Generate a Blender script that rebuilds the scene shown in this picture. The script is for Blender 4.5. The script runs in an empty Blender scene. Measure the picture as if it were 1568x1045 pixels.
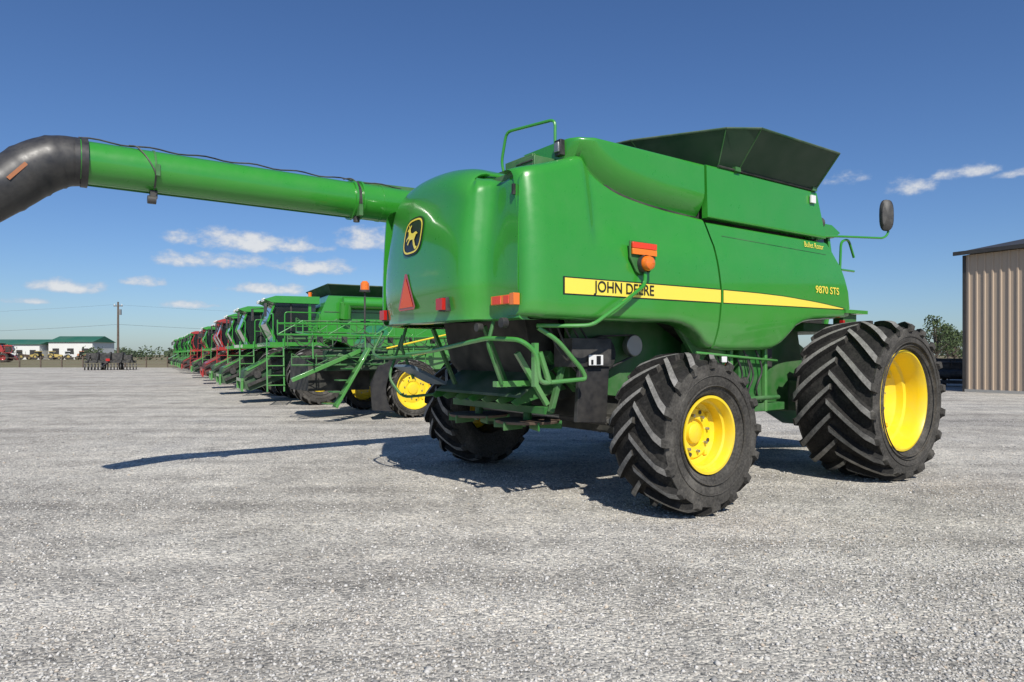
import bpy, math, random
import numpy as np
from mathutils import Vector, Matrix
from mathutils.geometry import tessellate_polygon
random.seed(7); np.random.seed(7)
rad=math.radians
scene=bpy.context.scene
scene.view_settings.view_transform='Standard'; scene.view_settings.look='None'; scene.view_settings.exposure=0

# ------------------------------------------------------------------ materials
MATS={}
def newmat(name):
    m=bpy.data.materials.new(name); m.use_nodes=True
    nt=m.node_tree; b=nt.nodes['Principled BSDF']
    MATS[name]=m
    return m,nt,b
def N(nt,typ,**kw):
    n=nt.nodes.new(typ)
    for k,v in kw.items(): setattr(n,k,v)
    return n
def noise(nt,scale,detail=4,rough=.55,coord='Object'):
    tc=N(nt,'ShaderNodeTexCoord'); n=N(nt,'ShaderNodeTexNoise')
    n.inputs['Scale'].default_value=scale; n.inputs['Detail'].default_value=detail; n.inputs['Roughness'].default_value=rough
    nt.links.new(tc.outputs[coord],n.inputs['Vector']); return n
def ramp(nt,fac,stops):
    r=N(nt,'ShaderNodeValToRGB'); e=r.color_ramp.elements
    while len(e)>1: e.remove(e[-1])
    e[0].position=stops[0][0]; e[0].color=(*stops[0][1],1)
    for p,c in stops[1:]:
        x=e.new(p); x.color=(*c,1)
    nt.links.new(fac,r.inputs['Fac']); return r
def mixc(nt,fac,a,b,mode='MIX'):
    m=N(nt,'ShaderNodeMix',data_type='RGBA',blend_type=mode)
    for s,v in ((m.inputs[0],fac),(m.inputs[6],a),(m.inputs[7],b)):
        if hasattr(v,'links'): nt.links.new(v,s)
        elif isinstance(v,tuple): s.default_value=(*v,1)
        else: s.default_value=v
    return m.outputs[2]
def paint(name,col,rough=.3,coat=.5,metal=0,dust=.12,dustcol=(.3,.28,.24),scale=3,bump=0,low=False):
    m,nt,b=newmat(name)
    n=noise(nt,scale,5,.6)
    r=ramp(nt,n.outputs['Fac'],[(.35,(0,0,0)),(.8,(dust,dust,dust))])
    c=mixc(nt,r.outputs['Color'],col,dustcol)
    if low:   # road dust gathers on the lower parts of the machine
        tc=N(nt,'ShaderNodeTexCoord'); sx=N(nt,'ShaderNodeSeparateXYZ'); nt.links.new(tc.outputs['Object'],sx.inputs[0])
        q=N(nt,'ShaderNodeMapRange'); q.inputs['From Min'].default_value=2.15; q.inputs['From Max'].default_value=1.5; q.inputs['To Max'].default_value=.38
        nt.links.new(sx.outputs[2],q.inputs['Value'])
        q2=N(nt,'ShaderNodeMath',operation='MULTIPLY'); nt.links.new(q.outputs[0],q2.inputs[0]); nt.links.new(n.outputs['Fac'],q2.inputs[1])
        c=mixc(nt,q2.outputs[0],c,(.33,.31,.27))
    nt.links.new(c,b.inputs['Base Color'])
    b.inputs['Metallic'].default_value=metal
    n2=noise(nt,scale*4,3)
    mr=N(nt,'ShaderNodeMapRange'); mr.inputs['To Min'].default_value=rough*.8; mr.inputs['To Max'].default_value=min(1,rough*1.3+.05)
    nt.links.new(n2.outputs['Fac'],mr.inputs['Value']); nt.links.new(mr.outputs[0],b.inputs['Roughness'])
    if coat: b.inputs['Coat Weight'].default_value=coat; b.inputs['Coat Roughness'].default_value=.06
    if bump:
        bm=N(nt,'ShaderNodeBump'); bm.inputs['Strength'].default_value=bump; bm.inputs['Distance'].default_value=.02
        n3=noise(nt,1.6,2); nt.links.new(n3.outputs['Fac'],bm.inputs['Height']); nt.links.new(bm.outputs[0],b.inputs['Normal'])
    return m
paint('green_paint',(.030,.260,.022),.27,.8,dust=.05,bump=.35,low=True)
paint('green_dull',(.016,.14,.018),.5,.1,dust=.35)
paint('green_dark',(.010,.06,.018),.6,0,dust=.4)
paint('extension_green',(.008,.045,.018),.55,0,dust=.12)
paint('red_paint',(.36,.02,.02),.3,.4,dust=.15)
paint('red_dark',(.10,.01,.01),.6,0,dust=.3)
paint('yellow_paint',(.86,.62,.012),.35,.3,dust=.2,scale=5)
paint('yellow_decal',(.88,.70,.08),.35,.3,dust=.03)
paint('black_decal',(.012,.012,.012),.35,.2,dust=.02)
paint('black_rubber_smooth',(.022,.022,.024),.38,0,dust=.15,scale=6)
paint('black_metal',(.015,.015,.016),.5,0,dust=.3,scale=5)
paint('underbody',(.012,.014,.012),.75,0,dust=.28,scale=4)
paint('steel',(.35,.35,.34),.4,0,metal=.8,dust=.3)
paint('rust',(.09,.055,.035),.8,0,dust=.3)
paint('sticker_orange',(.35,.12,.04),.6,0,dust=.2)
paint('red_lens',(.45,.01,.01),.15,.5,dust=.02)
paint('red_reflector',(.75,.05,.01),.25,.4,dust=.02)
paint('orange_reflector',(.85,.20,.01),.25,.4,dust=.02)
paint('smv_orange',(.85,.10,.02),.4,.1,dust=.02)
paint('amber_lens',(.80,.17,.01),.12,.8,dust=.02)
paint('white_paint',(.75,.75,.73),.5,.1,dust=.1)
paint('faded_yellow',(.48,.36,.10),.6,0,dust=.2)
paint('blue_grey',(.06,.11,.16),.5,.1,dust=.3)
paint('glass_dark',(.015,.02,.022),.06,.8,dust=.03)
paint('tan_siding',(.43,.335,.245),.5,0,dust=.12,scale=.7)
paint('dark_trim',(.03,.028,.026),.5,0,dust=.1)
paint('concrete',(.38,.37,.34),.9,0,dust=.3)
paint('wood_dark',(.10,.07,.05),.9,0,dust=.3)
paint('roof_green',(.02,.13,.07),.5,0,dust=.2,scale=.2)
paint('wall_white',(.70,.70,.66),.7,0,dust=.15,scale=.3)
paint('bark',(.09,.07,.05),.9,0,dust=.2)
def rubber(name,lo,mid,hi,sc):
    m,nt,b=newmat(name)
    n=noise(nt,sc,6,.65); n2=noise(nt,45,3)
    r=ramp(nt,n.outputs['Fac'],[(.3,lo),(.52,mid),(.75,hi)])
    c=mixc(nt,.3,r.outputs['Color'],ramp(nt,n2.outputs['Fac'],[(.35,lo),(.7,hi)]).outputs['Color'])
    nt.links.new(c,b.inputs['Base Color']); b.inputs['Roughness'].default_value=.88; b.inputs['Specular IOR Level'].default_value=.25
    bm=N(nt,'ShaderNodeBump'); bm.inputs['Strength'].default_value=.45; bm.inputs['Distance'].default_value=.01
    nt.links.new(n2.outputs['Fac'],bm.inputs['Height']); nt.links.new(bm.outputs[0],b.inputs['Normal'])
rubber('tyre_rubber',(.024,.023,.021),(.052,.049,.044),(.16,.15,.132),3.5)
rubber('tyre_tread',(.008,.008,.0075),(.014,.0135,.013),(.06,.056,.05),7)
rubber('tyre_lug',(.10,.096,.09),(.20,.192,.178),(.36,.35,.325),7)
# gravel
def gravel_mat():
    m,nt,b=newmat('gravel')
    big=noise(nt,.22,6,.68); mid=noise(nt,1.5,7,.72)
    tc=N(nt,'ShaderNodeTexCoord')
    mpn=N(nt,'ShaderNodeMapping'); mpn.inputs['Rotation'].default_value=(0,0,rad(-28)); mpn.inputs['Scale'].default_value=(.05,1.3,1)
    nt.links.new(tc.outputs['Object'],mpn.inputs[0]); tr=N(nt,'ShaderNodeTexNoise'); tr.inputs['Scale'].default_value=1.0; tr.inputs['Detail'].default_value=3; nt.links.new(mpn.outputs[0],tr.inputs['Vector'])
    vor=N(nt,'ShaderNodeTexVoronoi'); vor.inputs['Scale'].default_value=40; nt.links.new(tc.outputs['Object'],vor.inputs['Vector'])
    vor2=N(nt,'ShaderNodeTexVoronoi'); vor2.inputs['Scale'].default_value=100; nt.links.new(tc.outputs['Object'],vor2.inputs['Vector'])
    c1=ramp(nt,big.outputs['Fac'],[(.30,(.36,.345,.32)),(.45,(.49,.465,.42)),(.55,(.565,.54,.49)),(.70,(.43,.42,.40))]).outputs['Color']
    c2=mixc(nt,1.0,c1,ramp(nt,mid.outputs['Fac'],[(.28,(.58,.575,.57)),(.45,(.88,.875,.865)),(.58,(1.06,1.055,1.04)),(.75,(1.22,1.20,1.15))]).outputs['Color'],'MULTIPLY')
    c2=mixc(nt,1.0,c2,ramp(nt,tr.outputs['Fac'],[(.34,(.80,.795,.79)),(.5,(1,1,1)),(.66,(1.13,1.12,1.10))]).outputs['Color'],'MULTIPLY')
    sep=N(nt,'ShaderNodeSeparateColor'); nt.links.new(vor.outputs['Color'],sep.inputs[0])
    c3=mixc(nt,.9,c2,ramp(nt,sep.outputs[0],[(0,(.45,.46,.48)),(.25,(.80,.80,.80)),(.7,(1.02,1.02,1.01)),(1,(1.38,1.36,1.32))]).outputs['Color'],'MULTIPLY')
    sep2=N(nt,'ShaderNodeSeparateColor'); nt.links.new(vor2.outputs['Color'],sep2.inputs[0])
    c4=mixc(nt,.8,c3,ramp(nt,sep2.outputs[1],[(0,(.55,.55,.55)),(.5,(1,1,1)),(1,(1.25,1.25,1.22))]).outputs['Color'],'MULTIPLY')
    nt.links.new(c4,b.inputs['Base Color']); b.inputs['Roughness'].default_value=.95
    b.inputs['Specular IOR Level'].default_value=.15
    a2=N(nt,'ShaderNodeMath',operation='MULTIPLY_ADD'); a2.inputs[1].default_value=3.0
    inv=N(nt,'ShaderNodeMath',operation='MULTIPLY'); inv.inputs[1].default_value=-1; nt.links.new(vor.outputs['Distance'],inv.inputs[0])
    nt.links.new(mid.outputs['Fac'],a2.inputs[0]); nt.links.new(inv.outputs[0],a2.inputs[2])
    bm=N(nt,'ShaderNodeBump'); bm.inputs['Strength'].default_value=.9; bm.inputs['Distance'].default_value=.015
    nt.links.new(a2.outputs[0],bm.inputs['Height']); nt.links.new(bm.outputs[0],b.inputs['Normal'])
gravel_mat()
m,nt,b=newmat('stones')
g=N(nt,'ShaderNodeNewGeometry')
r=ramp(nt,g.outputs['Random Per Island'],[(0,(.20,.20,.195)),(.2,(.36,.35,.33)),(.55,(.49,.475,.44)),(.9,(.64,.62,.58)),(1,(.46,.38,.29))])
nt.links.new(r.outputs['Color'],b.inputs['Base Color']); b.inputs['Roughness'].default_value=.95; b.inputs['Specular IOR Level'].default_value=.15
m,nt,b=newmat('field')
n=noise(nt,.03,6); n2=noise(nt,1.2,5)
c=mixc(nt,.5,ramp(nt,n.outputs['Fac'],[(.35,(.11,.12,.045)),(.65,(.24,.19,.11))]).outputs['Color'],ramp(nt,n2.outputs['Fac'],[(.3,(.10,.10,.04)),(.7,(.26,.21,.12))]).outputs['Color'])
nt.links.new(c,b.inputs['Base Color']); b.inputs['Roughness'].default_value=1
def leafmat(name,a,c):
    m,nt,b=newmat(name); g=N(nt,'ShaderNodeNewGeometry')
    r=ramp(nt,g.outputs['Random Per Island'],[(0,a),(1,c)]); nt.links.new(r.outputs['Color'],b.inputs['Base Color']); b.inputs['Roughness'].default_value=.8
leafmat('foliage',(.03,.055,.018),(.085,.12,.04))
leafmat('foliage_far',(.045,.07,.035),(.09,.12,.06))

# ------------------------------------------------------------------ mesh builder
def cr(P,n=6):
    P=[np.array(p,float) for p in P]; out=[]
    for i in range(len(P)-1):
        p0=P[max(i-1,0)];p1=P[i];p2=P[i+1];p3=P[min(i+2,len(P)-1)]
        for k in range(n):
            t=k/n
            out.append(.5*((2*p1)+(-p0+p2)*t+(2*p0-5*p1+4*p2-p3)*t*t+(-p0+3*p1-3*p2+p3)*t**3))
    out.append(P[-1]); return out
def fillet(pts,r=.08,n=4):
    P=[Vector(p) for p in pts]; out=[P[0]]
    for i in range(1,len(P)-1):
        a=(P[i-1]-P[i]); b=(P[i+1]-P[i]); d=min(r,a.length*.45,b.length*.45)
        A=P[i]+a.normalized()*d; B=P[i]+b.normalized()*d
        for k in range(n+1):
            t=k/n; out.append(A*(1-t)**2+P[i]*2*t*(1-t)+B*t*t)
    out.append(P[-1]); return out
class MB:
    def __init__(s): s.v=[];s.f=[];s.m=[];s.mats=[]
    def mi(s,mat):
        if mat not in s.mats: s.mats.append(mat)
        return s.mats.index(mat)
    def add(s,vs,fs,mat):
        o=len(s.v); s.v+= [tuple(map(float,p)) for p in vs]; k=s.mi(mat)
        for f in fs: s.f.append(tuple(i+o for i in f)); s.m.append(k)
    def box(s,c,size,mat,M=None):
        c=Vector(c); vs=[]
        for x in(-.5,.5):
            for y in(-.5,.5):
                for z in(-.5,.5):
                    p=Vector((x*size[0],y*size[1],z*size[2]))
                    if M is not None: p=M@p
                    vs.append(c+p)
        s.add(vs,[(0,1,3,2),(4,6,7,5),(0,4,5,1),(2,3,7,6),(0,2,6,4),(1,5,7,3)],mat)
    def bar(s,p,q,w,h,mat):
        p=Vector(p);q=Vector(q);d=q-p
        M=d.to_track_quat('X','Z').to_matrix()
        s.box((p+q)/2,(d.length,w,h),mat,M)
    def tube(s,path,r,mat,n=8,caps=True,flat=1.0):
        P=[Vector(p) for p in path]; k=len(P); R=r if isinstance(r,(list,tuple)) else [r]*k
        vs=[];T=[]
        for i in range(k):
            t=(P[min(i+1,k-1)]-P[max(i-1,0)]); T.append(t.normalized())
        up=Vector((0,0,1)) if abs(T[0].z)<.9 else Vector((1,0,0))
        u=T[0].cross(up).normalized()
        for i in range(k):
            if i: u=(u-T[i]*u.dot(T[i])).normalized()
            w=T[i].cross(u)
            for j in range(n):
                a=2*math.pi*j/n; vs.append(P[i]+(u*math.cos(a)*flat+w*math.sin(a))*R[i])
        fs=[(i*n+j,i*n+(j+1)%n,(i+1)*n+(j+1)%n,(i+1)*n+j) for i in range(k-1) for j in range(n)]
        if caps: fs+=[tuple(range(n))[::-1],tuple((k-1)*n+j for j in range(n))]
        s.add(vs,fs,mat)
    def rev(s,prof,c,mat,n=48,axis='y',caps=False):
        vs=[]
        for (r,y) in prof:
            for j in range(n):
                a=2*math.pi*j/n
                if axis=='y': vs.append((c[0]+r*math.cos(a),c[1]+y,c[2]+r*math.sin(a)))
                else: vs.append((c[0]+r*math.cos(a),c[1]+r*math.sin(a),c[2]+y))
        k=len(prof)
        s.add(vs,[(i*n+j,i*n+(j+1)%n,(i+1)*n+(j+1)%n,(i+1)*n+j) for i in range(k-1) for j in range(n)],mat)
    def prism(s,poly,t0,t1,mat):
        n=len(poly); vs=[(a,t0,b) for a,b in poly]+[(a,t1,b) for a,b in poly]
        fs=[(i,(i+1)%n,n+(i+1)%n,n+i) for i in range(n)]
        tri=tessellate_polygon([[Vector((a,b,0)) for a,b in poly]])
        fs+=[tuple(t) for t in tri]+[tuple(n+i for i in t) for t in tri]
        s.add(vs,fs,mat)
    def grid(s,rows,mat):
        a=len(rows);b=len(rows[0]); vs=[p for r in rows for p in r]
        s.add(vs,[(i*b+j,i*b+j+1,(i+1)*b+j+1,(i+1)*b+j) for i in range(a-1) for j in range(b-1)],mat)
    def obj(s,name,parent=None,angle=35,bevel=0,loc=(0,0,0),rotz=0,recalc=True):
        me=bpy.data.meshes.new(name); me.from_pydata(s.v,[],s.f)
        for m in s.mats: me.materials.append(MATS[m])
        me.polygons.foreach_set('material_index',s.m)
        if recalc:
            import bmesh
            bm=bmesh.new(); bm.from_mesh(me); bmesh.ops.recalc_face_normals(bm,faces=bm.faces); bm.to_mesh(me); bm.free()
        me.polygons.foreach_set('use_smooth',[True]*len(me.polygons))
        me.set_sharp_from_angle(angle=rad(angle))
        o=bpy.data.objects.new(name,me); scene.collection.objects.link(o)
        o.location=loc; o.rotation_euler=(0,0,rotz)
        if parent: o.parent=parent
        if bevel:
            b=o.modifiers.new('bevel','BEVEL'); b.width=bevel; b.segments=2; b.limit_method='ANGLE'; b.angle_limit=rad(40)
        return o
def empty(name,loc=(0,0,0),rotz=0):
    e=bpy.data.objects.new(name,None); scene.collection.objects.link(e); e.location=loc; e.rotation_euler=(0,0,rotz); e.empty_display_size=.5; return e

# ------------------------------------------------------------------ tyres
def tyre(mb,c,R,W,rimR,out,nl=22,lugh=.05,seg=72,lw=.085,mat='tyre_rubber',lugmat='tyre_lug'):
    Rc=R-lugh; h=Rc-rimR; H=W/2
    prof=[(rimR-.01,-.74*H),(rimR+.03,-.80*H),(rimR+.15*h,-.9*H),(rimR+.4*h,-.99*H),(rimR+.65*h,-1.0*H),(Rc-.13*h,-.97*H),(Rc-.05,-.92*H)]
    tread=[(Rc-.05,-.92*H),(Rc-.02,-.80*H),(Rc-.008,-.5*H),(Rc,0),(Rc-.008,.5*H),(Rc-.02,.80*H),(Rc-.05,.92*H)]
    mb.rev(prof,c,mat,n=seg); mb.rev([(r,-y) for r,y in prof[::-1]],c,mat,n=seg)
    mb.rev(tread,c,'tyre_tread',n=seg)
    for rr in (rimR+.07,rimR+.11,rimR+.55*h):
        mb.rev([(rr,out*.86*H+out*(.13*H if rr>rimR+.2*h else 0)),(rr+.008,out*((1.0 if rr>rimR+.2*h else .9)*H+.010)),(rr+.016,out*.88*H+out*(.11*H if rr>rimR+.2*h else 0))],c,mat,n=seg)
    def surf(y):
        a=abs(y)/H
        return np.interp(a,[0,.5,.8,.92,.97],[Rc,Rc-.008,Rc-.02,Rc-.05,Rc-.13*h])
    dth=(H*.98)/R
    for side in (-1,1):
        for i in range(nl):
            th0=2*math.pi*(i+(.5 if side>0 else 0)+random.uniform(-.02,.02))/nl
            secs=[]
            for q in (-.04,.08,.25,.45,.65,.82,.93,1.0):
                y=side*q*.97*H
                rs=surf(y)-.004; hh=lugh+.004-(.012 if q>.97 else 0)
                th=th0+dth*(1.0*q-.02*math.sin(q*3.1))
                w=lw*(.85+.38*q)
                secs.append((y,rs,hh,th,w))
            y,rs,hh,th,w=secs[-1]
            secs.append((side*1.02*H,Rc-.10*h,.02,th+.03*lw/R*4,w*1.0))
            secs.append((side*1.015*H,Rc-.24*h,.004,th+.07*lw/R*4,w*.8))
            vs=[]
            for (y,rs,hh,th,w) in secs:
                for (dr,ww) in ((-.01,w*.54),(hh,w*.37),(hh,-w*.37),(-.01,-w*.54)):
                    r=rs+dr; t=th+ww/R
                    yy=y if abs(y)<H else (y+side*(.020 if dr>0 else -.02))
                    vs.append((c[0]+r*math.cos(t),c[1]+yy,c[2]+r*math.sin(t)))
            k=len(secs)
            fs=[(a*4+b,a*4+b+1,(a+1)*4+b+1,(a+1)*4+b) for a in range(k-1) for b in range(3)]
            fs+=[(0,1,2,3),(4*k-4,4*k-3,4*k-2,4*k-1)]
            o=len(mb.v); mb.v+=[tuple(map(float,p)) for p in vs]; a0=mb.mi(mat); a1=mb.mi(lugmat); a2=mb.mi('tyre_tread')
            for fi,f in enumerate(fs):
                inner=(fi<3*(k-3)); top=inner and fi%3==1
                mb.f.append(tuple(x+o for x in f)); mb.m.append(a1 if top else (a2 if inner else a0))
def rim(mb,c,rimR,W,out,front=True,mat='yellow_paint',n=64):
    H=W/2*out
    if front:
        prof=[(rimR-.012,.74*H),(rimR+.022,.83*H),(rimR+.022,.86*H),(rimR-.005,.87*H),(rimR-.03,.80*H),(rimR-.045,.66*H),(rimR-.055,.40*H),(rimR-.09,.36*H),(rimR-.11,.20*H),(rimR*.62,.02*H),(rimR*.46,-.02*H),(rimR*.42,.1*H),(rimR*.40,.14*H),(rimR*.2,.15*H),(rimR*.18,.3*H),(.001,.3*H)]
    else:
        prof=[(rimR-.012,.74*H),(rimR+.02,.83*H),(rimR+.02,.87*H),(rimR-.005,.87*H),(rimR-.022,.78*H),(rimR-.03,.62*H),(rimR-.05,.58*H),(rimR-.055,.30*H),(rimR*.72,.22*H),(rimR*.66,.30*H),(rimR*.40,.30*H),(rimR*.38,.22*H),(rimR*.30,.22*H),(rimR*.27,.34*H),(rimR*.22,.38*H),(.001,.38*H)]
    mb.rev(prof,c,mat,n=n)
    mb.rev([(rimR-.02,-.8*H),(rimR-.05,0),(rimR-.05,.3*H)],c,'black_metal',n=n)
    nb=10 if front else 8
    rb=rimR*(.52 if front else .50); yb=c[1]+H*(.04 if front else .31)
    for i in range(nb):
        a=2*math.pi*i/nb+.2
        p=Vector((c[0]+rb*math.cos(a),yb,c[2]+rb*math.sin(a)))
        mb.tube([p-Vector((0,out*.02,0)),p+Vector((0,out*.03,0))],.016,'steel' if rimR>.36 else mat,n=6)
    for a in (.7,2.3,3.9,5.4):
        p=Vector((c[0]+rimR*.72*math.cos(a),c[1]+H*(.15 if front else .24),c[2]+rimR*.72*math.sin(a)))
        mb.box(p,(.045,.06,.045),mat)
        p=Vector((c[0]+rimR*.60*math.cos(a+.5),c[1]+H*(.03 if front else .305),c[2]+rimR*.60*math.sin(a+.5)))
        mb.tube([p,p+Vector((0,out*.006,0))],.022,'black_metal',n=10)

# ------------------------------------------------------------------ main combine
TH=rad(35.7)
main=empty('combine_harvester',(.735,8.69,0),TH)
def smooth(x): x=max(0,min(1,x)); return x*x*(3-2*x)
def side_t(s,z):
    t=1.625-.085*max(0,(z-2.34)/.9)**1.8-.06*max(0,(2.12-z)/.45)**2
    t-=.050*smooth((s+1.12)/.14)*smooth((z-2.60)/.35)*(1-smooth((s-.1)/.8)*.6)
    return t
def lin(x,xs,ys): return float(np.interp(x,xs,ys))
def sseam(z): return lin(z,[1.65,1.9,2.3,2.85,3.17],[.83,.88,.92,.84,.70])
def zbA(s): return lin(s,[-1.9,-1.1,-.4,.1,.28,.43,.58,.714,.9,1.13,1.78,2.0,2.13,2.27,2.413,2.6,2.79,3.7],[1.95,1.94,1.945,1.95,1.93,1.885,1.80,1.70,1.66,1.646,1.655,1.67,1.72,1.83,1.95,2.02,2.05,2.11])
ztP=cr([(-1.9,3.37),(-1.6,3.45),(-1.3,3.55),(-1.16,3.60),(-1.09,3.585),(-1.0,3.49),(-.85,3.385),(-.594,3.284),(-.2,3.222),(.21,3.19),(.7,3.165),(1.0,3.15)],5)
def ztA(s): return lin(s,[p[0] for p in ztP],[p[1] for p in ztP])
def column(s,zb,zt,rb,rr,tf,ret=.14,n=16,smap=None,off=0):
    P=[]
    T0=tf(s,zb+rb); P.append((T0-rb-ret,zb))
    for b in (0,22,45,67): P.append((T0-rb+rb*math.sin(rad(b)),zb+rb-rb*math.cos(rad(b))))
    for i in range(n+1):
        z=zb+rb+(zt-rr-zb-rb)*i/n; P.append((tf(s,z),z))
    T1=tf(s,zt-rr)
    for b in (22,45,67,90): P.append((T1-rr+rr*math.cos(rad(b)),zt-rr+rr*math.sin(rad(b))))
    P.append((T1-rr-ret,zt))
    return P
def build_panels(sign):
    mb=MB()
    cols=[]
    for al in (90,75,60,45,30,15):
        s=-1.65-.235*math.sin(rad(al)); d=.15*(1-math.cos(rad(al)))
        c=column(s,zbA(s)+.02*math.sin(rad(al)),ztA(s),.07,.12,lambda a,z:side_t(a,z)-d)
        cols.append([(s,sign*t,z) for t,z in c])
    cols.insert(0,[(x+.1,y,z) for x,y,z in cols[0]])
    S=list(np.linspace(-1.65,-1.2,5))+list(np.linspace(-1.15,-.8,9))+list(np.linspace(-.7,.0,8))+list(np.linspace(.1,.83,10))
    for s in S:
        rr=.12-.075*smooth((s+1.2)/.12)
        c=column(s,zbA(s),ztA(s),.07,rr,side_t)
        if s>0: cols.append([(s*sseam(z)/.84-.011,sign*t,z) for t,z in c])
        else: cols.append([(s,sign*t,z) for t,z in c])
    cols.append([(x,y-sign*.1,z) for x,y,z in cols[-1]])
    mb.grid(cols,'green_paint')
    cols=[]
    def sf(z): return lin(z,[2.0,2.27,2.5,2.81,3.0,3.2],[3.74,3.73,3.70,3.58,3.42,3.22])
    Q=list(np.linspace(0,1,34))
    for q in Q:
        sraw=.86+q*(3.7-.86)
        c=column(sraw,zbA(sraw),3.135,.07,.035,lambda a,z:side_t(a,z))
        col=[]
        for t,z in c:
            a=sseam(z)+.011; e=sf(z)
            col.append((a+(e-a)*q,sign*t,z))
        cols.append(col)
    cols.insert(0,[(x,y-sign*.1,z) for x,y,z in cols[0]])
    l=cols[-1]; cols.append([(x+.02,y-sign*.02,z) for x,y,z in l]); cols.append([(x+.025,y-sign*.1,z) for x,y,z in l])
    mb.grid(cols,'green_paint')
    mb.obj('side_panels_right' if sign<0 else 'side_panels_left',main,angle=40)
    mb=MB(); W=1.57 if sign<0 else 1.32
    def tk(zb):
        return lambda s,z: W-.16*max(0,1-(z-zb)/.30)**2-.02*(z-3.4)
    cols=[]
    for (s,d) in [(-1.20,.9),(-1.20,.45),(-1.20,.25),(-1.185,.15),(-1.14,.07),(-1.08,.02),(-1.0,0)]:
        zb=3.52 if s<-1.1 else ztA(s)+.01
        f=tk(zb); cols.append([(s,sign*t,z) for t,z in column(s,zb,3.78,.01,.03,lambda a,z:f(a,z)-d,ret=.05)])
    for s in np.linspace(-.95,.682,22):
        zb=ztA(s)+.004; f=tk(zb)
        cols.append([(s,sign*t,z) for t,z in column(s,zb,3.78,.01,.03,f,ret=.1)])
    cols.append([(x,y-sign*.08,z) for x,y,z in cols[-1]])
    mb.grid(cols,'green_paint')
    cols=[]
    for q in np.linspace(0,1,14):
        col=[]
        for t,z in column(1,3.17,3.78,.012,.02,lambda a,z:W+.022-.03*(z-3.2),ret=.1):
            a=.708; e=lin(z,[3.165,3.78],[3.20,2.99]); col.append((a+(e-a)*q,sign*t,z))
        cols.append(col)
    cols.insert(0,[(x,y-sign*.08,z) for x,y,z in cols[0]]); cols.append([(x+.01,y-sign*.3,z) for x,y,z in cols[-1]])
    mb.grid(cols,'green_paint')
    mb.obj('tank_side_right' if sign<0 else 'tank_side_left',main,angle=40)
build_panels(-1); build_panels(1)
mb=MB()
body=[(-1.78,2.0),(-1.78,3.25),(-1.2,3.36),(3.15,3.36),(3.3,3.05),(3.6,2.75),(3.66,2.2),(2.75,2.12),(2.4,2.05),(2.1,1.8),(1.9,1.74),(.9,1.74),(.6,1.9),(.4,2.0)]
mb.prism(body,-1.44,1.44,'underbody')
mb.box((1.0,-.15,3.72),(4.0,2.7,.06),'green_dark')
mb.box((2.95,-.1,3.45),(.06,2.9,.6),'green_dull')
mb.box((-1.45,-.1,3.33),(.7,2.6,.08),'green_dull')
mb.obj('inner_body',main)
# tank extension
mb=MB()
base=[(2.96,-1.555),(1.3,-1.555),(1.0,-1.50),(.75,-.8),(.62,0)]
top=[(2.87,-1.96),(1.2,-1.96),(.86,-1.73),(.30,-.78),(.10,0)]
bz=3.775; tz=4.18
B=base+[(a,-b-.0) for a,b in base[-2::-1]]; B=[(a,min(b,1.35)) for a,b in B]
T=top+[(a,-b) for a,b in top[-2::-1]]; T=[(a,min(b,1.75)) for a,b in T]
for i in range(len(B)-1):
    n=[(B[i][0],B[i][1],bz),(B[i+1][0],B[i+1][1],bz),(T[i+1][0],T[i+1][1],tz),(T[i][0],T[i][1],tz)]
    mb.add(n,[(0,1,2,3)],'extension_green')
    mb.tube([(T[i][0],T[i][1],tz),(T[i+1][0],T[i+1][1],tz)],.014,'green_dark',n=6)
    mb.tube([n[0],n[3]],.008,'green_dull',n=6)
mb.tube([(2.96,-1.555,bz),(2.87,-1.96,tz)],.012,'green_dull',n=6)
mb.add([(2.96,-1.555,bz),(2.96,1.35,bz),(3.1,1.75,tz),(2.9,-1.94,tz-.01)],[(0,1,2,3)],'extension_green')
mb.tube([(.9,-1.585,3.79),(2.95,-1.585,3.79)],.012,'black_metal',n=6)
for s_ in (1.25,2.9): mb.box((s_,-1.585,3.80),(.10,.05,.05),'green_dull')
mb.obj('tank_extension',main,angle=10)

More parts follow.
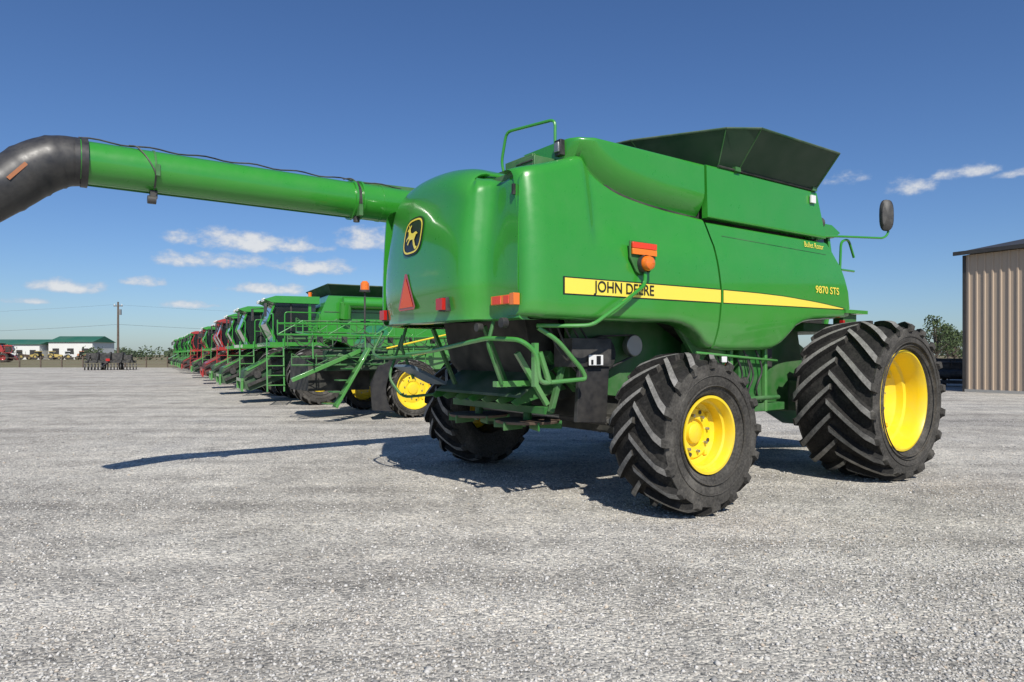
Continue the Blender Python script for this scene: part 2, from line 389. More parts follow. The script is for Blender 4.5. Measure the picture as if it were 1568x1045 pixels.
# rear hood
PLAN=[(1.36,-1.00,2.98),(1.47,-1.25,2.98),(1.52,-1.5,2.98),(1.49,-1.72,3.05),(1.36,-1.87,3.32),(1.08,-1.99,3.60),(.6,-2.07,3.68),(0,-2.12,3.66),(-.5,-2.14,3.58),(-.78,-2.12,3.49),(-.90,-2.06,3.44),(-.97,-1.965,3.39),(-1.05,-1.91,3.365),(-1.22,-1.89,3.36),(-1.468,-1.89,3.36)]
PD=cr(PLAN,6)
_tt=[p[0] for p in PD if p[1]<-1.73][::-1]; _ss=[p[1] for p in PD if p[1]<-1.73][::-1]
def belly(z):
    q=max(0,min(1,(z-1.93)/1.65)); return -.035*math.sin(math.pi*min(1,q*1.4))+.11*q*q
def hood_s(t,z): return float(np.interp(t,_tt,_ss))+belly(z)
mb=MB(); cols=[]
for i,(t,s,zt) in enumerate(PD):
    a=PD[max(i-1,0)]; b=PD[min(i+1,len(PD)-1)]
    tx=b[0]-a[0]; sx=b[1]-a[1]; L=math.hypot(tx,sx)
    nt_,ns_=(-sx/L, tx/L)
    if ns_*1.0+0*nt_<0 or (abs(tx)<1e-3): nt_,ns_=-nt_,-ns_
    if t>1.2: 
        nt_=-abs(nt_); ns_=abs(ns_)
    r=.34 if t>-.85 else .34-.2*smooth((-.85-t)/.15)
    zb=1.93+.02*smooth(t)
    col=[(s+ns_*.16,t+nt_*.16,zb+.005),(s+ns_*.05,t+nt_*.05,zb),(s+ns_*.012,t+nt_*.012,zb+.018)]
    fb=1-.8*smooth((-1.0-t)/.35)
    for k in range(15):
        z=zb+.05+(zt-r-zb-.05)*k/14
        bl=belly(z)*fb
        if k in (0,1): bl+=.02
        if k==2: bl+=.012
        col.append((s+ns_*bl,t+nt_*bl*.5,z))
    bl=belly(zt-r)*fb
    for be in range(10,91,10):
        o=r*1.15*(1-math.cos(rad(be))); z=zt-r+r*math.sin(rad(be))
        col.append((s+ns_*(o+bl),t+nt_*(o+bl*.5),z))
    o=r*1.15
    col.append((max(s+ns_*o+.4,-1.2),t*.9,zt+.01))
    cols.append(col)
cols.append([(x+.1,y,z) for x,y,z in cols[-1]])
mb.grid(cols,'green_paint')
mb.box((-1.90,-1.41,3.16),(.03,.025,.10),'black_metal')
mb.obj('rear_hood',main,angle=60)

# decals
def decal_poly(mb,poly,mat,fn):
    tri=tessellate_polygon([[Vector((a,b,0)) for a,b in poly]])
    mb.add([fn(a,b) for a,b in poly],[tuple(t) for t in tri],mat)
mb=MB()
def side_pt(o): return lambda s,z:(s,-(side_t(s,z)+o),z)
def stripe(s0,s1,lo,hi,mat,o):
    rows=[]
    for s in np.linspace(s0,s1,12): rows.append([side_pt(o)(s,lo(s)),side_pt(o)(s,(lo(s)+hi(s))/2),side_pt(o)(s,hi(s))])
    mb.grid(rows,mat)
hi=lambda s: lin(s,[-1.5,.9,1.6,2.2,3.0,3.56],[2.335,2.345,2.343,2.33,2.285,2.235])
lo=lambda s: lin(s,[-1.5,.9,2.2,3.56],[2.185,2.20,2.215,2.225])
e=.012
stripe(-1.475,.895,lambda s:lo(s)-e,lambda s:hi(s)+e,'black_decal',.003)
stripe(.945,3.6,lambda s:lo(s)-e*.8,lambda s:hi(s)+e*.8,'black_decal',.003)
stripe(-1.455,.895,lo,hi,'yellow_decal',.006)
stripe(.945,3.57,lo,hi,'yellow_decal',.006)
stripe(1.0,3.25,lambda s:3.0-.04*s/3,lambda s:3.006-.04*s/3,'green_dark',.003)
mb.box((2.86,-1.603,3.66),(.11,.02,.10),'white_paint')
mb.box((3.6,-1.60,2.05),(.05,.05,.05),'red_lens')
hp=lambda o:(lambda t,z:(hood_s(t,z)-o,t,z))
def rpoly(cx,cz,w,h,n=32,p=3.2):
    out=[]
    for i in range(n):
        a=2*math.pi*i/n; c=math.cos(a);s=math.sin(a)
        out.append((cx+w/2*math.copysign(abs(c)**(2/p),c),cz+h/2*math.copysign(abs(s)**(2/p),s)))
    return out
cx,cz=.27,2.93
decal_poly(mb,rpoly(cx,cz,.54,.44),'black_decal',hp(.010))
ring_o=rpoly(cx,cz,.49,.40); ring_i=rpoly(cx,cz,.44,.36)
n=len(ring_o); mb.add([hp(.015)(*p) for p in ring_o]+[hp(.015)(*p) for p in ring_i],[(i,(i+1)%n,n+(i+1)%n,n+i) for i in range(n)],'yellow_decal')
deer=[(-.15,-.13),(-.11,-.12),(-.06,-.04),(-.09,.02),(-.13,.03),(-.08,.06),(.0,.045),(.05,.06),(.075,.11),(.05,.15),(.075,.155),(.09,.13),(.115,.165),(.125,.155),(.11,.125),(.15,.10),(.145,.085),(.115,.085),(.10,.03),(.15,-.01),(.14,-.04),(.13,-.035),(.125,-.01),(.07,-.01),(.11,-.07),(.09,-.09),(.05,-.03),(-.02,-.03),(-.05,-.10),(-.10,-.16),(-.14,-.155)]
decal_poly(mb,[(cx+a*1.1,cz+b*.95-.01) for a,b in deer],'yellow_decal',hp(.018))
tx,tz_=.36,2.32
decal_poly(mb,[(tx+.25,tz_-.19),(tx+.22,tz_-.22),(tx-.22,tz_-.22),(tx-.25,tz_-.19),(tx-.03,tz_+.19),(tx+.03,tz_+.19)],'red_lens',hp(.014))
decal_poly(mb,[(tx+.20,tz_-.19),(tx-.20,tz_-.19),(tx,tz_+.15)],'smv_orange',hp(.018))
mb.obj('decals',main,recalc=False)
def text(body,s0,s1,z,h,mat,name,off=.012,bold=.0018):
    cu=bpy.data.curves.new(name,'FONT'); cu.body=body; cu.size=h/.7; cu.align_x='CENTER'; cu.align_y='CENTER'; cu.offset=bold
    o=bpy.data.objects.new(name,cu); scene.collection.objects.link(o); cu.materials.append(MATS[mat])
    bpy.context.view_layer.update()
    o.scale.x=(s1-s0)/max(o.dimensions.x,.01)
    sc=(s0+s1)/2
    o.parent=main; o.location=(sc,-(side_t(sc,z)+off),z); o.rotation_euler=(rad(90)-math.atan((side_t(sc,z-.05)-side_t(sc,z+.05))/.1),0,0)
text('JOHN DEERE',-1.08,-.22,2.268,.108,'black_decal','brand_lettering')
text('9870 STS',2.88,3.46,2.46,.095,'yellow_decal','model_lettering',off=.008)
text('Bullet Rotor',2.73,3.19,3.055,.075,'yellow_decal','rotor_lettering',off=.010,bold=0)

# wheels
for (nm,c,R,W,rr,out,nl,fr) in (('rear_wheel_right',(-.15,-2.0,.805),.815,.70,.37,-1,16,False),('rear_wheel_left',(-.10,1.95,.805),.815,.70,.37,1,16,False),
                       ('front_wheel_right',(3.41,-2.07,1.015),1.03,1.02,.62,-1,18,True),('front_wheel_left',(3.41,2.07,1.015),1.03,1.02,.62,1,18,True)):
    mb=MB(); tyre(mb,c,R,W,rr,out,nl,lugh=.075 if fr else .065,lw=.105 if fr else .09,seg=96); rim(mb,c,rr,W,out,fr)
    mb.obj(nm,main,angle=38)

# auger
mb=MB(); ty=1.60; az=3.56; ar=.222
mb.tube([(-5.22,ty,az),(-2.2,ty,az)],ar,'green_paint',n=40)
mb.tube([(-2.2,ty,az),(2.6,ty,az)],ar+.006,'green_paint',n=40)
for s_,w_,r_ in ((-2.28,.03,.03),(-2.18,.03,.03),(-5.2,.05,.012),(-1.9,.03,.012)):
    mb.tube([(s_-w_/2,ty,az),(s_+w_/2,ty,az)],ar+r_,'green_paint',n=40)
mb.tube([(-5.235,ty,az),(-5.19,ty,az)],ar+.02,'black_rubber_smooth',n=40)
mb.tube([(-2.26,ty,az),(-2.22,ty,az)],ar+.014,'black_metal',n=40)
mb.tube([(-4.53,ty,az),(-4.51,ty,az)],ar+.008,'green_dull',n=40)
mb.box((-4.52,ty-.05,az-ar-.03),(.07,.08,.08),'black_metal'); mb.tube([(-4.58,ty-.08,az-ar-.09),(-4.50,ty-.08,az-ar-.09)],.045,'black_metal',n=12)
mb.box((-4.50,ty-.20,az-.02),(.04,.07,.12),'green_dull')
mb.box((-2.24,ty-.2,az-.16),(.05,.1,.14),'green_dull'); mb.tube([(-2.24,ty-.1,az-ar-.07),(-2.24,ty-.1,az-ar)],.04,'black_metal',n=10)
cab=[]
for i,s_ in enumerate(np.linspace(-5.2,-1.6,40)):
    cab.append((s_,ty-.06,az+ar+.012+.012*math.sin(i*1.1)))
mb.tube(cab,.009,'black_metal',n=5)
mb.tube(fillet([(-4.75,ty-.06,az+ar+.01),(-4.68,ty-.12,az+ar-.0),(-4.6,ty-.21,az+.1),(-4.52,ty-.235,az-.05),(-4.52,ty-.15,az-.2)],.05),.009,'black_metal',n=5)
mb.tube(fillet([(-2.4,ty-.06,az+ar+.01),(-2.3,ty-.1,az+ar+.03),(-2.22,ty-.21,az+.12),(-2.22,ty-.235,az-.1),(-2.24,ty-.15,az-.2)],.05),.009,'black_metal',n=5)
mb.bar((-2.2,ty,az+ar),(-1.3,ty,az+ar+.03),.05,.05,'green_dull')
mb.tube([(-5.2,ty+.0,az-ar-.005),(-2.3,ty,az-ar-.005)],.008,'green_dull',n=5)
mb.obj('unloading_auger',main,angle=35)
mb=MB()
path=cr([(-5.18,ty,az),(-5.32,ty,az-.012),(-5.46,ty,az-.065),(-5.60,ty,az-.16),(-5.74,ty,az-.29),(-5.88,ty,az-.42),(-6.0,ty,az-.54)],4)
R=[]
for i in range(len(path)):
    q=i/(len(path)-1); r=.238+.035*math.sin(q*math.pi)-.02*q
    if i%6==0 and 0<i<20: r+=.008
    R.append(r)
mb.tube(path,R,'black_rubber_smooth',n=36,caps=False,flat=.92)
mb.tube([path[-1],path[-2]],[.2,.2],'black_metal',n=24)
mb.tube([path[0],Vector(path[0])+Vector((.06,0,0))],.25,'black_rubber_smooth',n=36)
mb.box((-5.70,ty-.240,az-.22),(.035,.012,.22),'sticker_orange',Matrix.Rotation(rad(40),3,'Y'))
mb.obj('auger_spout',main,angle=50)

# lamps, reflectors
mb=MB()
sx,yy=-.415,-1.655
def shield(poly,mat,o): mb.prism([(sx+a,2.6+b) for a,b in poly],yy-o,yy-o+.02,mat)
shield([(-.19,.17),(.19,.17),(.19,0),(.10,-.14),(.05,-.17),(-.05,-.17),(-.10,-.14),(-.19,0)],'green_dull',.0)
mb.prism([(sx-.18,2.695),(sx+.18,2.695),(sx+.18,2.755),(sx-.18,2.755)],yy-.03,yy-.01,'red_reflector')
mb.prism([(sx-.18,2.63),(sx+.18,2.63),(sx+.18,2.69),(sx-.18,2.69)],yy-.03,yy-.01,'orange_reflector')
mb.rev([(.001,-.10),(.04,-.095),(.065,-.08),(.078,-.05),(.08,0),(.085,.02)],(sx,yy-.03,2.54),'amber_lens',n=24)
mb.rev([(.088,-.03),(.092,.0),(.088,.03)],(sx,yy-.03,2.54),'black_metal',n=24)
mb.tube(fillet([(sx,yy-.03,2.47),(sx-.02,yy-.05,2.32),(-.80,-1.72,2.10),(-1.13,-1.66,1.885),(-1.32,-1.55,1.88),(-1.62,-1.4,1.88)],.08),.02,'green_paint',n=10)
mb.box((-1.925,-1.27,2.12),(.05,.34,.085),'orange_reflector'); mb.box((-1.952,-1.20,2.12),(.006,.14,.08),'red_reflector'); mb.box((-1.952,-1.36,2.12),(.006,.09,.08),'red_reflector')
mb.box((-1.925,-1.46,2.12),(.07,.07,.11),'amber_lens'); 
for t,z in ((-.56,2.11),(1.30,2.09)):
    s_=hood_s(t,z); mb.box((s_-.02,t,z),(.10,.13,.12),'red_lens'); mb.box((s_+.02,t,z),(.10,.15,.14),'black_metal')
mb.tube([(-1.93,-1.33,1.9),(-1.99,-1.33,1.9)],.05,'black_metal',n=14)
mb.tube([(-1.93,-.9,1.87),(-1.99,-.9,1.87)],.045,'black_metal',n=14)
mb.tube([(3.05,-1.42,3.62),(3.05,-1.42,3.70)],.05,'black_metal',n=14)
mb.tube([(3.05,-1.42,3.70),(3.05,-1.42,3.78),(3.05,-1.42,3.80)],[.05,.048,.03],'amber_lens',n=14)
mb.tube([(3.25,-1.35,3.44),(3.45,-1.35,3.44)],[.06,.09],'black_metal',n=14)
mb.tube([(3.25,-1.35,3.28),(3.42,-1.35,3.28)],[.06,.08],'black_metal',n=14)
mb.box((3.2,-1.35,3.52),(.25,.1,.05),'green_paint'); mb.box((3.12,-1.3,3.3),(.2,.15,.5),'underbody')
mb.obj('lamps',main,bevel=.004)

# rails
mb=MB()
mb.tube(fillet([(-1.2,-.30,3.55),(-1.24,-.26,3.78),(-1.24,-.36,4.10),(-1.06,-1.0,4.10),(-1.06,-1.0,3.55)],.07),.017,'green_paint',n=8)
mb.tube(fillet([(3.3,-1.3,3.25),(3.75,-1.5,3.27),(4.40,-1.78,3.27),(4.50,-1.80,3.36),(4.45,-1.78,3.58)],.07),.016,'green_paint',n=8)
mb.tube(fillet([(3.65,-1.5,2.2),(3.72,-1.5,2.75),(3.75,-1.5,3.2),(3.95,-1.5,3.25),(4.1,-1.5,3.0)],.08),.018,'green_paint',n=8)
mb.tube(fillet([(3.62,-1.5,2.55),(3.9,-1.5,2.55),(3.95,-1.5,2.25)],.08),.016,'green_paint',n=8)
mb.tube(fillet([(3.75,-1.5,2.8),(4.1,-1.5,2.8)],.08),.016,'green_paint',n=8)
mb.box((3.9,-1.40,2.20),(.6,.5,.05),'green_paint'); mb.box((3.85,-1.5,2.08),(.35,.15,.18),'green_dull')
mb.obj('handrails',main)
mb=MB()
M=Matrix.Rotation(rad(50),3,'Z')
pr=[]
for k,(r,x) in enumerate([(.001,-.05),(.10,-.045),(.125,-.02),(.13,.01),(.12,.02),(.001,.02)]):
    ring=[]
    for j in range(25):
        a=2*math.pi*j/24; c=math.cos(a);s_=math.sin(a)
        p=M@Vector((x,r*math.copysign(abs(c)**.7,c)*.75,r*math.copysign(abs(s_)**.7,s_)*1.75)); ring.append((4.43+p.x,-1.80+p.y,3.60+p.z))
    pr.append(ring)
mb.grid(pr,'black_metal')
mb.obj('mirror',main)
# cab
mb=MB()
mb.prism([(3.25,2.05),(4.45,2.05),(4.68,2.7),(4.5,3.42),(3.25,3.42)],-.86,.86,'glass_dark')
mb.prism([(3.2,3.40),(4.55,3.40),(4.75,3.5),(4.5,3.60),(3.2,3.60)],-.95,.95,'green_paint')
for y in(-.87,.87):
    mb.bar((4.45,y,2.05),(4.68,y,2.7),.06,.06,'green_paint'); mb.bar((4.68,y,2.7),(4.5,y,3.42),.06,.06,'green_paint'); mb.bar((3.3,y,2.05),(3.3,y,3.42),.06,.08,'green_paint')
mb.box((3.95,0,1.98),(1.6,2.6,.12),'green_dull')
mb.prism([(4.1,1.0),(4.1,1.8),(5.6,1.1),(5.6,.35)],-.6,.6,'green_dull')
mb.obj('cab',main,bevel=.01)

# chassis & underbody
mb=MB()
for y in (-1.0,1.0):
    mb.prism([(-.9,1.3),(-.9,2.0),(3.4,2.0),(3.6,1.2),(3.2,.8),(1.6,.85),(.9,1.0),(-.4,1.15)],y-.04,y+.04,'green_dull')
mb.box((1.2,0,1.35),(3.6,1.9,.9),'underbody')
mb.box((3.43,0,1.02),(.5,3.2,.42),'green_dark'); mb.rev([(.001,-.1),(.28,-.1),(.3,.0),(.3,.3)],(3.43,-1.55,1.02),'green_dark',n=24)
mb.rev([(.001,.1),(.28,.1),(.3,.0),(.3,-.3)],(3.43,1.55,1.02),'green_dark',n=24)
mb.bar((-.15,-1.65,.82),(-.15,1.65,.82),.24,.22,'underbody'); mb.box((-.15,0,1.05),(.4,.9,.4),'underbody')
for y in(-1.5,1.5):
    mb.box((-.15,y,.82),(.3,.2,.42),'green_dark'); mb.tube([(-.15,y,.82),(-.15,y*1.15,.82)],.13,'green_dark',n=16)
mb.tube([(-.38,-1.4,.86),(-.38,1.4,.86)],.03,'steel',n=10); mb.tube([(-.38,-1.1,.86),(-.38,-.3,.86)],.05,'black_metal',n=12)
mb.box((1.15,-1.22,1.48),(.5,.36,.5),'green_paint'); mb.box((1.75,-1.22,1.35),(.45,.40,.72),'green_dull')
mb.box((1.32,-1.44,1.40),(.05,.06,.9),'green_paint'); mb.box((2.02,-1.44,1.30),(.05,.06,.85),'green_paint')
mb.box((1.9,-1.3,.93),(1.1,.3,.10),'green_dull'); mb.box((.75,-1.15,1.30),(.35,.25,.55),'black_metal')
mb.box((2.15,-1.25,1.55),(.2,.3,.25),'black_metal'); mb.tube([(1.5,-1.46,1.05),(2.3,-1.46,1.05)],.03,'green_dull',n=8)
for i,(a,z0) in enumerate(((.95,1.62),(1.05,1.60),(1.55,1.66),(1.62,1.60),(.6,1.6),(1.8,1.66),(1.4,1.6))):
    mb.tube(cr([(a,-1.46,z0),(a+.08,-1.50,z0-.25),(a+.02,-1.46,z0-.5),(a+.25,-1.38,z0-.72)],5),.014,'black_metal',n=6)
mb.box((1.05,-1.56,1.54),(.09,.02,.07),'white_paint'); mb.box((1.10,-1.56,1.47),(.06,.02,.04),'red_lens')
mb.tube([(.62,-1.5,1.62),(2.2,-1.5,1.52)],.018,'green_paint',n=8)
mb.prism([(.35,1.98),(.62,1.98),(1.0,1.7),(1.0,1.1),(.75,1.1),(.7,1.6)],-1.4,-1.34,'green_dull')
mb.rev([(.001,-.04),(.2,-.04),(.21,0),(.2,.04)],(-.55,-1.15,1.6),'underbody',n=24); mb.rev([(.001,-.04),(.12,-.04),(.13,0),(.12,.04)],(-.05,-1.15,1.7),'steel',n=24)
mb.bar((-.55,-1.15,1.8),(-.05,-1.15,1.82),.03,.02,'black_metal'); mb.bar((-.55,-1.15,1.4),(-.05,-1.15,1.58),.03,.02,'black_metal')
mb.obj('chassis',main,bevel=.008)

mb=MB()
mb.prism([(-1.35,1.98),(-.9,1.98),(-.6,1.5),(-.65,1.15),(-.85,1.10),(-1.25,1.5)],-.85,.85,'underbody')
D=.42
mb.prism([(-1.55+D,1.58),(-1.1+D,1.18),(-1.06+D,1.22),(-1.50+D,1.64)],-.95,.95,'green_dull')
for y in np.linspace(-.85,.85,7):
    mb.prism([(-1.95+D,1.10),(-1.88+D,1.06),(-1.2+D,1.22),(-1.45+D,1.45)],y-.008,y+.008,'green_dull')
mb.prism([(-1.93+D,1.15),(-1.4+D,1.50),(-1.38+D,1.53),(-1.92+D,1.18)],-.98,.75,'green_dark')
mb.prism([(-1.98,1.70-.25),(-1.50,1.35-.12),(-1.47,1.38-.12),(-1.95,1.73-.25)],.55,.98,'blue_grey')
for y in (-.5,.5):
    mb.rev([(.001,0),(.36,0),(.37,.03),(.001,.03)],(-1.05,y,.84),'rust',n=28,axis='z'); mb.tube([(-1.05,y,.86),(-1.05,y,1.25)],.05,'green_dull',n=10)
    for k in range(6):
        a=k*math.pi/3+.2; mb.box((-1.05+.24*math.cos(a),y+.24*math.sin(a),.82),(.3,.02,.09),'green_dull',Matrix.Rotation(a,3,'Z'))
mb.box((-1.1,0,1.0),(.12,1.9,.08),'green_dull')
mb.box((-1.55,-.95,1.30),(.5,.08,.06),'green_paint'); mb.bar((-1.6,-1.05,1.62),(-1.25,-1.1,1.08),.06,.05,'green_paint'); mb.bar((-1.2,-1.1,1.0),(-.9,-1.1,1.9),.06,.05,'green_dull')
mb.bar((-1.7,-.6,1.9),(-1.35,-.6,1.15),.05,.04,'green_dull'); mb.bar((-1.7,.5,1.9),(-1.35,.5,1.15),.05,.04,'green_dull')
mb.box((-.76,-1.25,1.24),(.42,.05,.72),'black_rubber_smooth',Matrix.Rotation(rad(4),3,'Y')); mb.box((-.80,-1.15,1.62),(.55,.3,.3),'black_metal')
mb.box((-.78,-1.335,1.54),(.20,.01,.11),'white_paint'); mb.box((-.75,-1.342,1.54),(.06,.01,.09),'black_decal'); mb.box((-.84,-1.342,1.52),(.03,.01,.05),'black_decal')
for i in range(5): mb.tube(cr([(-1.3+i*.1,-1.2,1.9),(-1.25+i*.12,-1.24,1.7),(-1.1+i*.1,-1.22,1.55),(-.9+i*.05,-1.2,1.4)],4),.012,'black_metal',n=6)
mb.obj('residue_chopper',main,bevel=.004)
mb=MB()
L1=[(-2.02,.55,1.60),(-1.99,.0,1.64),(-1.93,-1.0,1.76),(-1.82,-1.42,1.74),(-1.66,-1.45,1.62),(-1.62,-1.45,1.32),(-1.02,-1.45,1.35),(-1.08,-1.45,1.45),(-1.40,-1.45,1.74),(-1.60,-1.40,1.86)]
mb.tube(fillet(L1,.09),.024,'green_paint',n=10)
mb.tube(fillet([(-1.62,-1.45,1.62),(-1.50,-1.45,1.32)],.05),.03,'green_paint',n=8)
mb.box((-1.66,-1.43,1.5),(.05,.05,.42),'green_paint')
for y in (-1.0,.9):
    mb.tube(fillet([(-1.85,y,1.93),(-1.92,y,1.7),(-1.75,y,1.3)],.05),.02,'green_dull',n=8)
mb.tube(fillet([(-1.9,1.45,1.9),(-2.05,1.45,1.62),(-2.1,1.1,1.55),(-2.05,.4,1.58)],.1),.018,'green_dull',n=8)
mb.tube(fillet([(-1.6,1.5,1.85),(-1.8,1.5,1.3),(-1.7,1.3,1.05),(-1.3,1.0,1.1)],.1),.018,'green_dull',n=8)
mb.obj('rear_guard_rail',main)
mb=MB()
mb.box((-1.35,-1.05,3.48),(.3,.32,.24),'green_dull')
for k in range(4): mb.box((-1.505,-1.05,3.42+k*.045),(.012,.28,.018),'black_metal')
mb.box((-1.1,-.6,3.62),(.3,.5,.25),'green_dull')
mb.box((-1.20,-1.27,3.70),(.1,.10,.16),'black_metal'); mb.box((-1.25,-1.27,3.70),(.04,.07,.10),'steel')
mb.obj('engine_intake',main,bevel=.01)

# ------------------------------------------------------------------ background combines
def bg_combine(name,body='green_paint',dark='green_dark',rimm='yellow_paint',stripe_='yellow_decal'):
    mb=MB()
    for y in(-1.85,1.85):
        o=1 if y>0 else -1
        tyre(mb,(3.45,y,.94),.95,.74,.50,o,18,lugh=.05,seg=36,lw=.1); rim(mb,(3.45,y,.94),.50,.74,o,True,rimm,n=28)
    for y in(-1.5,1.5):
        o=1 if y>0 else -1
        tyre(mb,(0,y,.67),.68,.5,.34,o,16,lugh=.04,seg=32,lw=.08); rim(mb,(0,y,.67),.34,.5,o,False,rimm,n=24)
    mb.prism([(-1.9,1.9),(-2.05,2.5),(-1.9,3.1),(-1.5,3.3),(-1.15,3.35),(-1.0,3.55),(3.0,3.55),(3.2,3.1),(3.5,2.3),(3.4,2.15),(2.7,2.05),(2.4,1.95),(2.1,1.65),(.9,1.65),(.5,1.9)],-1.42,1.42,body)
    mb.box((.2,1.425,2.27),(3.2,.01,.13),stripe_); mb.box((.2,-1.425,2.27),(3.2,.01,.13),stripe_)
    mb.box((1.05,0,3.0),(4.2,2.87,.025),dark); mb.box((.85,0,2.5),(.025,2.87,1.5),dark)
    mb.box((1.2,0,1.35),(4.6,1.9,.9),'underbody'); mb.box((3.45,0,.95),(.5,3.2,.4),dark); mb.box((0,0,.7),(.25,2.6,.25),dark)
    mb.box((1.4,1.15,1.4),(1.0,.4,.5),body); mb.prism([(-1.5,1.9),(-.6,1.9),(-.8,1.1),(-1.7,1.1)],-.8,.8,dark)
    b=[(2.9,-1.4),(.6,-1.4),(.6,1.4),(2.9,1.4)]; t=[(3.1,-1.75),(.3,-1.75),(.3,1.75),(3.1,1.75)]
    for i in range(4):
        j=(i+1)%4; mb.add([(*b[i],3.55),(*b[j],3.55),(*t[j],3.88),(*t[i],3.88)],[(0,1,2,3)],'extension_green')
        mb.tube([(*t[i],3.88),(*t[j],3.88)],.02,dark,n=6)
    mb.prism([(3.3,2.0),(4.55,2.0),(4.85,2.6),(4.6,3.30),(3.3,3.30)],-.84,.84,'glass_dark')
    mb.prism([(3.2,3.28),(4.7,3.28),(4.95,3.38),(4.6,3.50),(3.2,3.52)],-.98,.98,body)
    for y in(-.85,.85):
        mb.bar((4.55,y,2.0),(4.85,y,2.6),.07,.07,body); mb.bar((4.85,y,2.6),(4.6,y,3.3),.06,.06,body); mb.bar((3.5,y,2.0),(3.5,y,3.3),.07,.09,body); mb.bar((4.1,y,2.0),(4.1,y,3.3),.04,.05,'black_metal')
    for y in (-.7,-.4,.4,.7): mb.box((4.93,y,3.38),(.05,.16,.1),'white_paint')
    mb.box((4.0,0,1.93),(1.7,3.0,.12),body)
    mb.tube([(3.5,.9,3.5),(3.5,.9,3.66)],.06,'amber_lens',n=10)
    mb.prism([(3.9,.95),(3.9,1.7),(4.4,1.65),(5.5,1.05),(5.55,.50),(5.3,.42)],-.50,.50,dark)
    mb.prism([(4.0,1.72),(4.4,1.67),(5.45,1.09),(5.40,1.06),(4.4,1.60),(4.0,1.66)],-.52,.52,body)
    mb.box((5.58,0,.78),(.08,1.3,.10),body); mb.box((5.58,0,.45),(.08,1.3,.08),body); mb.box((5.58,.6,.62),(.08,.08,.4),body); mb.box((5.58,-.6,.62),(.08,.08,.4),body)
    mb.bar((4.0,.6,1.2),(5.4,.6,.6),.08,.10,'black_metal'); mb.bar((4.0,-.6,1.2),(5.4,-.6,.6),.08,.10,'black_metal')
    for i in range(5): mb.tube(cr([(3.9,.55+.03*i,1.9),(4.4,.62+.04*i,1.5+.04*i),(5.0,.58,1.05+.05*i),(5.5,.6,.85)],4),.02,'black_metal',n=5)
    mb.rev([(.001,.02),(.22,.02),(.22,-.05)],(4.5,.60,1.30),'black_metal',n=18); mb.rev([(.001,.02),(.12,.02),(.12,-.05)],(5.1,.58,.95),'black_metal',n=14)
    for y in(1.48,-1.48):
        mb.tube(fillet([(3.3,y,2.0),(3.3,y,2.95),(4.4,y,2.95),(4.4,y,2.0)],.1),.02,body,n=6); mb.tube([(3.3,y,2.5),(4.4,y,2.5)],.016,body,n=6)
    mb.tube(fillet([(4.75,1.45,2.0),(4.75,1.45,2.9),(4.75,.9,2.9)],.1),.02,body,n=6)
    for x in(4.45,4.95): mb.tube([(x,1.52,2.1),(x+.05,2.0,.45)],.025,body,n=6)
    for k in range(5):
        q=(k+.5)/5; mb.box((4.72,1.54+.44*q,2.0-1.5*q),(.5,.16,.03),body)
    for y in(-1,1):
        mb.tube(fillet([(4.6,y*.95,3.2),(5.0,y*1.5,3.2),(5.0,y*1.55,2.9)],.08),.015,'black_metal',n=6); mb.box((5.0,y*1.55,3.0),(.06,.22,.42),'black_metal')
    mb.tube([(2.6,1.68,3.3),(-3.6,1.68,3.3)],.19,body,n=16); mb.tube([(-3.6,1.68,3.3),(-3.9,1.68,3.25),(-4.05,1.68,2.95)],.2,'black_rubber_smooth',n=16)
    mb.tube([(2.5,1.55,2.8),(2.5,1.68,3.3)],.2,body,n=14)
    return mb
gmb=bg_combine('g'); rmb=bg_combine('r','red_paint','red_dark','red_paint','black_decal')
fw=(-.874,-.486); angle=math.atan2(fw[1],fw[0])
left=(-fw[1],fw[0])
gme=rme=None
for k in range(15):
    wx,wy=(-6.15-2.58*k,21.8+4.8*k)
    if k>0: wx+=random.uniform(-.35,.35)
    ox=wx-3.45*fw[0]-1.85*left[0]; oy=wy-3.45*fw[1]-1.85*left[1]
    red= k in (3,4,6,7)
    if red:
        if rme is None: o=rmb.obj('combine_harvester',angle=35); rme=o.data
        else: o=bpy.data.objects.new('combine_harvester',rme); scene.collection.objects.link(o)
    else:
        if gme is None: o=gmb.obj('combine_harvester',angle=35); gme=o.data
        else: o=bpy.data.objects.new('combine_harvester',gme); scene.collection.objects.link(o)
    o.location=(ox,oy,0); o.rotation_euler=(0,0,angle+random.uniform(-.05,.05))
o=bpy.data.objects.new('combine_harvester',rme); scene.collection.objects.link(o); o.location=(-108,140,0); o.rotation_euler=(0,0,.4)

